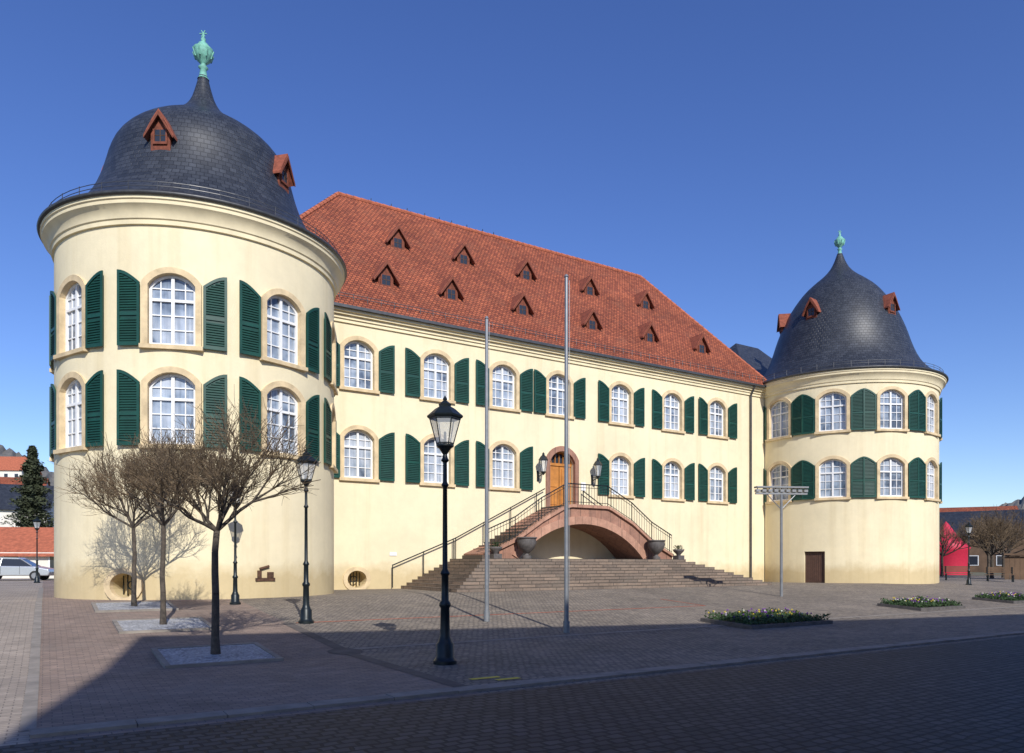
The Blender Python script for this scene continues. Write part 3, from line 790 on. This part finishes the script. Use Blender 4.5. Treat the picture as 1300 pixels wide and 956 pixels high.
def car(x, y, a):
    par = empty('parked_car'); fr = F(x, y, radians(a)); z = gz(x, y)
    b = MB('body', 'carp', par)
    prof = [(-2.15, .3), (2.1, .3), (2.18, .5), (2.12, .72), (1.3, .90), (-1.7, .95), (-2.1, .88), (-2.2, .6)]
    b.prism(fr, [(u, z+h) for u, h in prof], -1.72, 0)
    q = b.build(); m = q.modifiers.new('b', 'BEVEL'); m.width = .07; m.segments = 3
    c = MB('cabin', 'dglass', par)
    pr = [(-2.0, .93), (1.2, .90), (.45, 1.36), (-1.6, 1.40)]
    vs = []
    for u, h in pr:
        ins = .06 if h < 1 else .24
        vs += [fr.p(u, -ins, z+h), fr.p(u, -1.72+ins, z+h)]
    c.mesh(vs, [(0, 2, 4, 6), (7, 5, 3, 1), (2, 3, 5, 4), (0, 6, 7, 1), (4, 5, 7, 6)]); c.build()
    r = MB('roof', 'carp', par); r.prism(fr, [(-1.68, z+1.385), (.5, z+1.35), (.3, z+1.45), (-1.5, z+1.48)], -1.46, -.26); 
    for u in (-1.9, -.6, .42): r.tube(fr.p(u+(.0 if u < .4 else .75), -.05, z+.93), fr.p(u+.05+(.2 if u < -1 else 0), -.235, z+1.39), .035, .03, 5)
    r.build()
    w_ = MB('wheels', 'tyre', par); hb = MB('hubs', 'steel', par)
    for u in (-1.35, 1.35):
        for o0, sg_ in ((.02, 1), (-1.74, -1)):
            w_.tube(fr.p(u, o0, z+.31), fr.p(u, o0-sg_*.2, z+.31), .31, .31, 20, True)
            hb.tube(fr.p(u, o0+sg_*.012, z+.31), fr.p(u, o0-sg_*.01, z+.31), .19, .19, 14, True)
    w_.build(); hb.build()
    lt = MB('lights', 'fabric', par); lt.box(fr, -2.17, -2.08, -.25, .004, z+.66, z+.84); lt.build()
    dl = MB('door_gaps', 'tyre', par)
    for u in (-.55, .5): dl.box(fr, u-.008, u+.008, -.02, .004, z+.4, z+.9)
    dl.build()
car(-31.5, 46.5, 15); car(-27.2, 56, 12)
par = empty('festival_tent'); x, y = 42.2, 72
for nm, mt, R, dx, k in (('canopy', 'fabric', 1.9, 0, 5.2), ('canopy_trim', 'fabric2', 1.3, 1.5, 3.2)):
    o = MB(nm, mt, par, True)
    o.lathe(x+dx, y+dx, [(R, 0), (R, k*.45), (R*1.1, k*.5), (R*.72, k*.64), (R*.38, k*.8), (R*.12, k*.95), (0, k)], 24, 0, sc_=1); o.build()
o = empty('wooden_stall'); q = MB('boards', 'housedk', o); fr = F(33.6, 50.5, radians(-20))
for k in range(34): q.box(fr, k*.3, k*.3+.28, -.04, 0, 0, 1.55+.02*(k % 3))
q.box(fr, -.1, 10.3, -2.2, .25, 1.66, 1.76); q.build()
def bench(x, y, a):
    p = empty('park_bench'); fr = F(x, y, radians(a)); z = gz(x, y)
    o = MB('seat', 'housedk', p)
    for k in range(4): o.box(fr, -.8, .8, -.2+k*.11, -.11+k*.11, z+.43, z+.46)
    o.build(); o = MB('backrest', 'housedk', p)
    for k in range(3): o.box(fr, -.8, .8, -.27, -.24, z+.55+k*.13, z+.64+k*.13)
    o.build(); o = MB('legs', 'iron', p)
    for u in (-.65, .65): o.box(fr, u-.03, u+.03, -.26, -.2, z, z+.92); o.box(fr, u-.03, u+.03, .18, .23, z, z+.43); o.box(fr, u-.025, u+.025, -.2, .18, z+.39, z+.43)
    o.build()
bench(30.0, 45.5, -25); bench(28.6, 47.5, -25)

# townhouse behind the camera that shades the foreground
par = empty('townhouse_building')
EL = radians(35); SA = radians(20)
def blk(name, pts, z0, z1, mat):
    o = MB(name, mat, par); n = len(pts)
    o.mesh([(x, y, z0) for x, y in pts]+[(x, y, z1) for x, y in pts], [tuple(range(n-1, -1, -1)), tuple(range(n, 2*n))]+[(i, (i+1) % n, (i+1) % n+n, i+n) for i in range(n)])
    o.build()
K = (.4, -6.9); D1 = (.933, .360)
pts = [K, (K[0]+D1[0]*60, K[1]+D1[1]*60), (K[0]+D1[0]*60+4, K[1]+D1[1]*60-12), (K[0]+4, K[1]-12)]
blk('walls', pts, -1, 16.0, 'housew')
tf = F(K[0], K[1], atan2(D1[1], D1[0])+pi)   # facade frame facing the square
wt = MB('windows', 'dglass', par); wtf = MB('window_trim', 'white', par)
for f in range(5):
    for k in range(18):
        u = -(2+k*3.2); z = .3+f*3.1
        wtf.box(tf, u-.65, u+.65, .002, .05, z-.07, z+1.8); wt.box(tf, u-.55, u+.55, .051, .06, z, z+1.7)
wt.build(); wtf.build()

# ------------------------------------------------------------ light, sky, camera
S = Vector((sin(SA)*cos(EL), -cos(SA)*cos(EL), sin(EL)))
sd = bpy.data.lights.new('sun', 'SUN'); sd.energy = 4.7; sd.angle = radians(.5); sd.color = (1, .965, .90)
so = bpy.data.objects.new('sun', sd); sc.collection.objects.link(so); so.rotation_euler = (-S).to_track_quat('-Z', 'Y').to_euler()
w_ = bpy.data.worlds.new('World'); sc.world = w_; w_.use_nodes = True
nt = w_.node_tree; sk = nt.nodes.new('ShaderNodeTexSky'); sk.sky_type = 'NISHITA'; sk.sun_disc = False
sk.sun_elevation = EL; sk.sun_rotation = radians(160); sk.air_density = 1.0; sk.dust_density = .3; sk.ozone_density = 4.0; sk.altitude = 200
hs_ = nt.nodes.new('ShaderNodeHueSaturation'); hs_.inputs['Hue'].default_value = .518; hs_.inputs['Saturation'].default_value = 1.17; hs_.inputs['Value'].default_value = 1.35
bg = nt.nodes['Background']; nt.links.new(sk.outputs[0], hs_.inputs['Color']); nt.links.new(hs_.outputs[0], bg.inputs[0]); bg.inputs[1].default_value = .115
cd = bpy.data.cameras.new('camera'); cam = bpy.data.objects.new('camera', cd); sc.collection.objects.link(cam)
cam.location = (0, 0, 1.05); cam.rotation_euler = (radians(90), 0, 0)
cd.sensor_width = 36; cd.lens = 36*940/1300; cd.shift_y = 238/1300; cd.clip_end = 5000; cd.clip_start = .1
sc.camera = cam
sc.view_settings.view_transform = 'Standard'; sc.view_settings.look = 'None'; sc.view_settings.exposure = 0
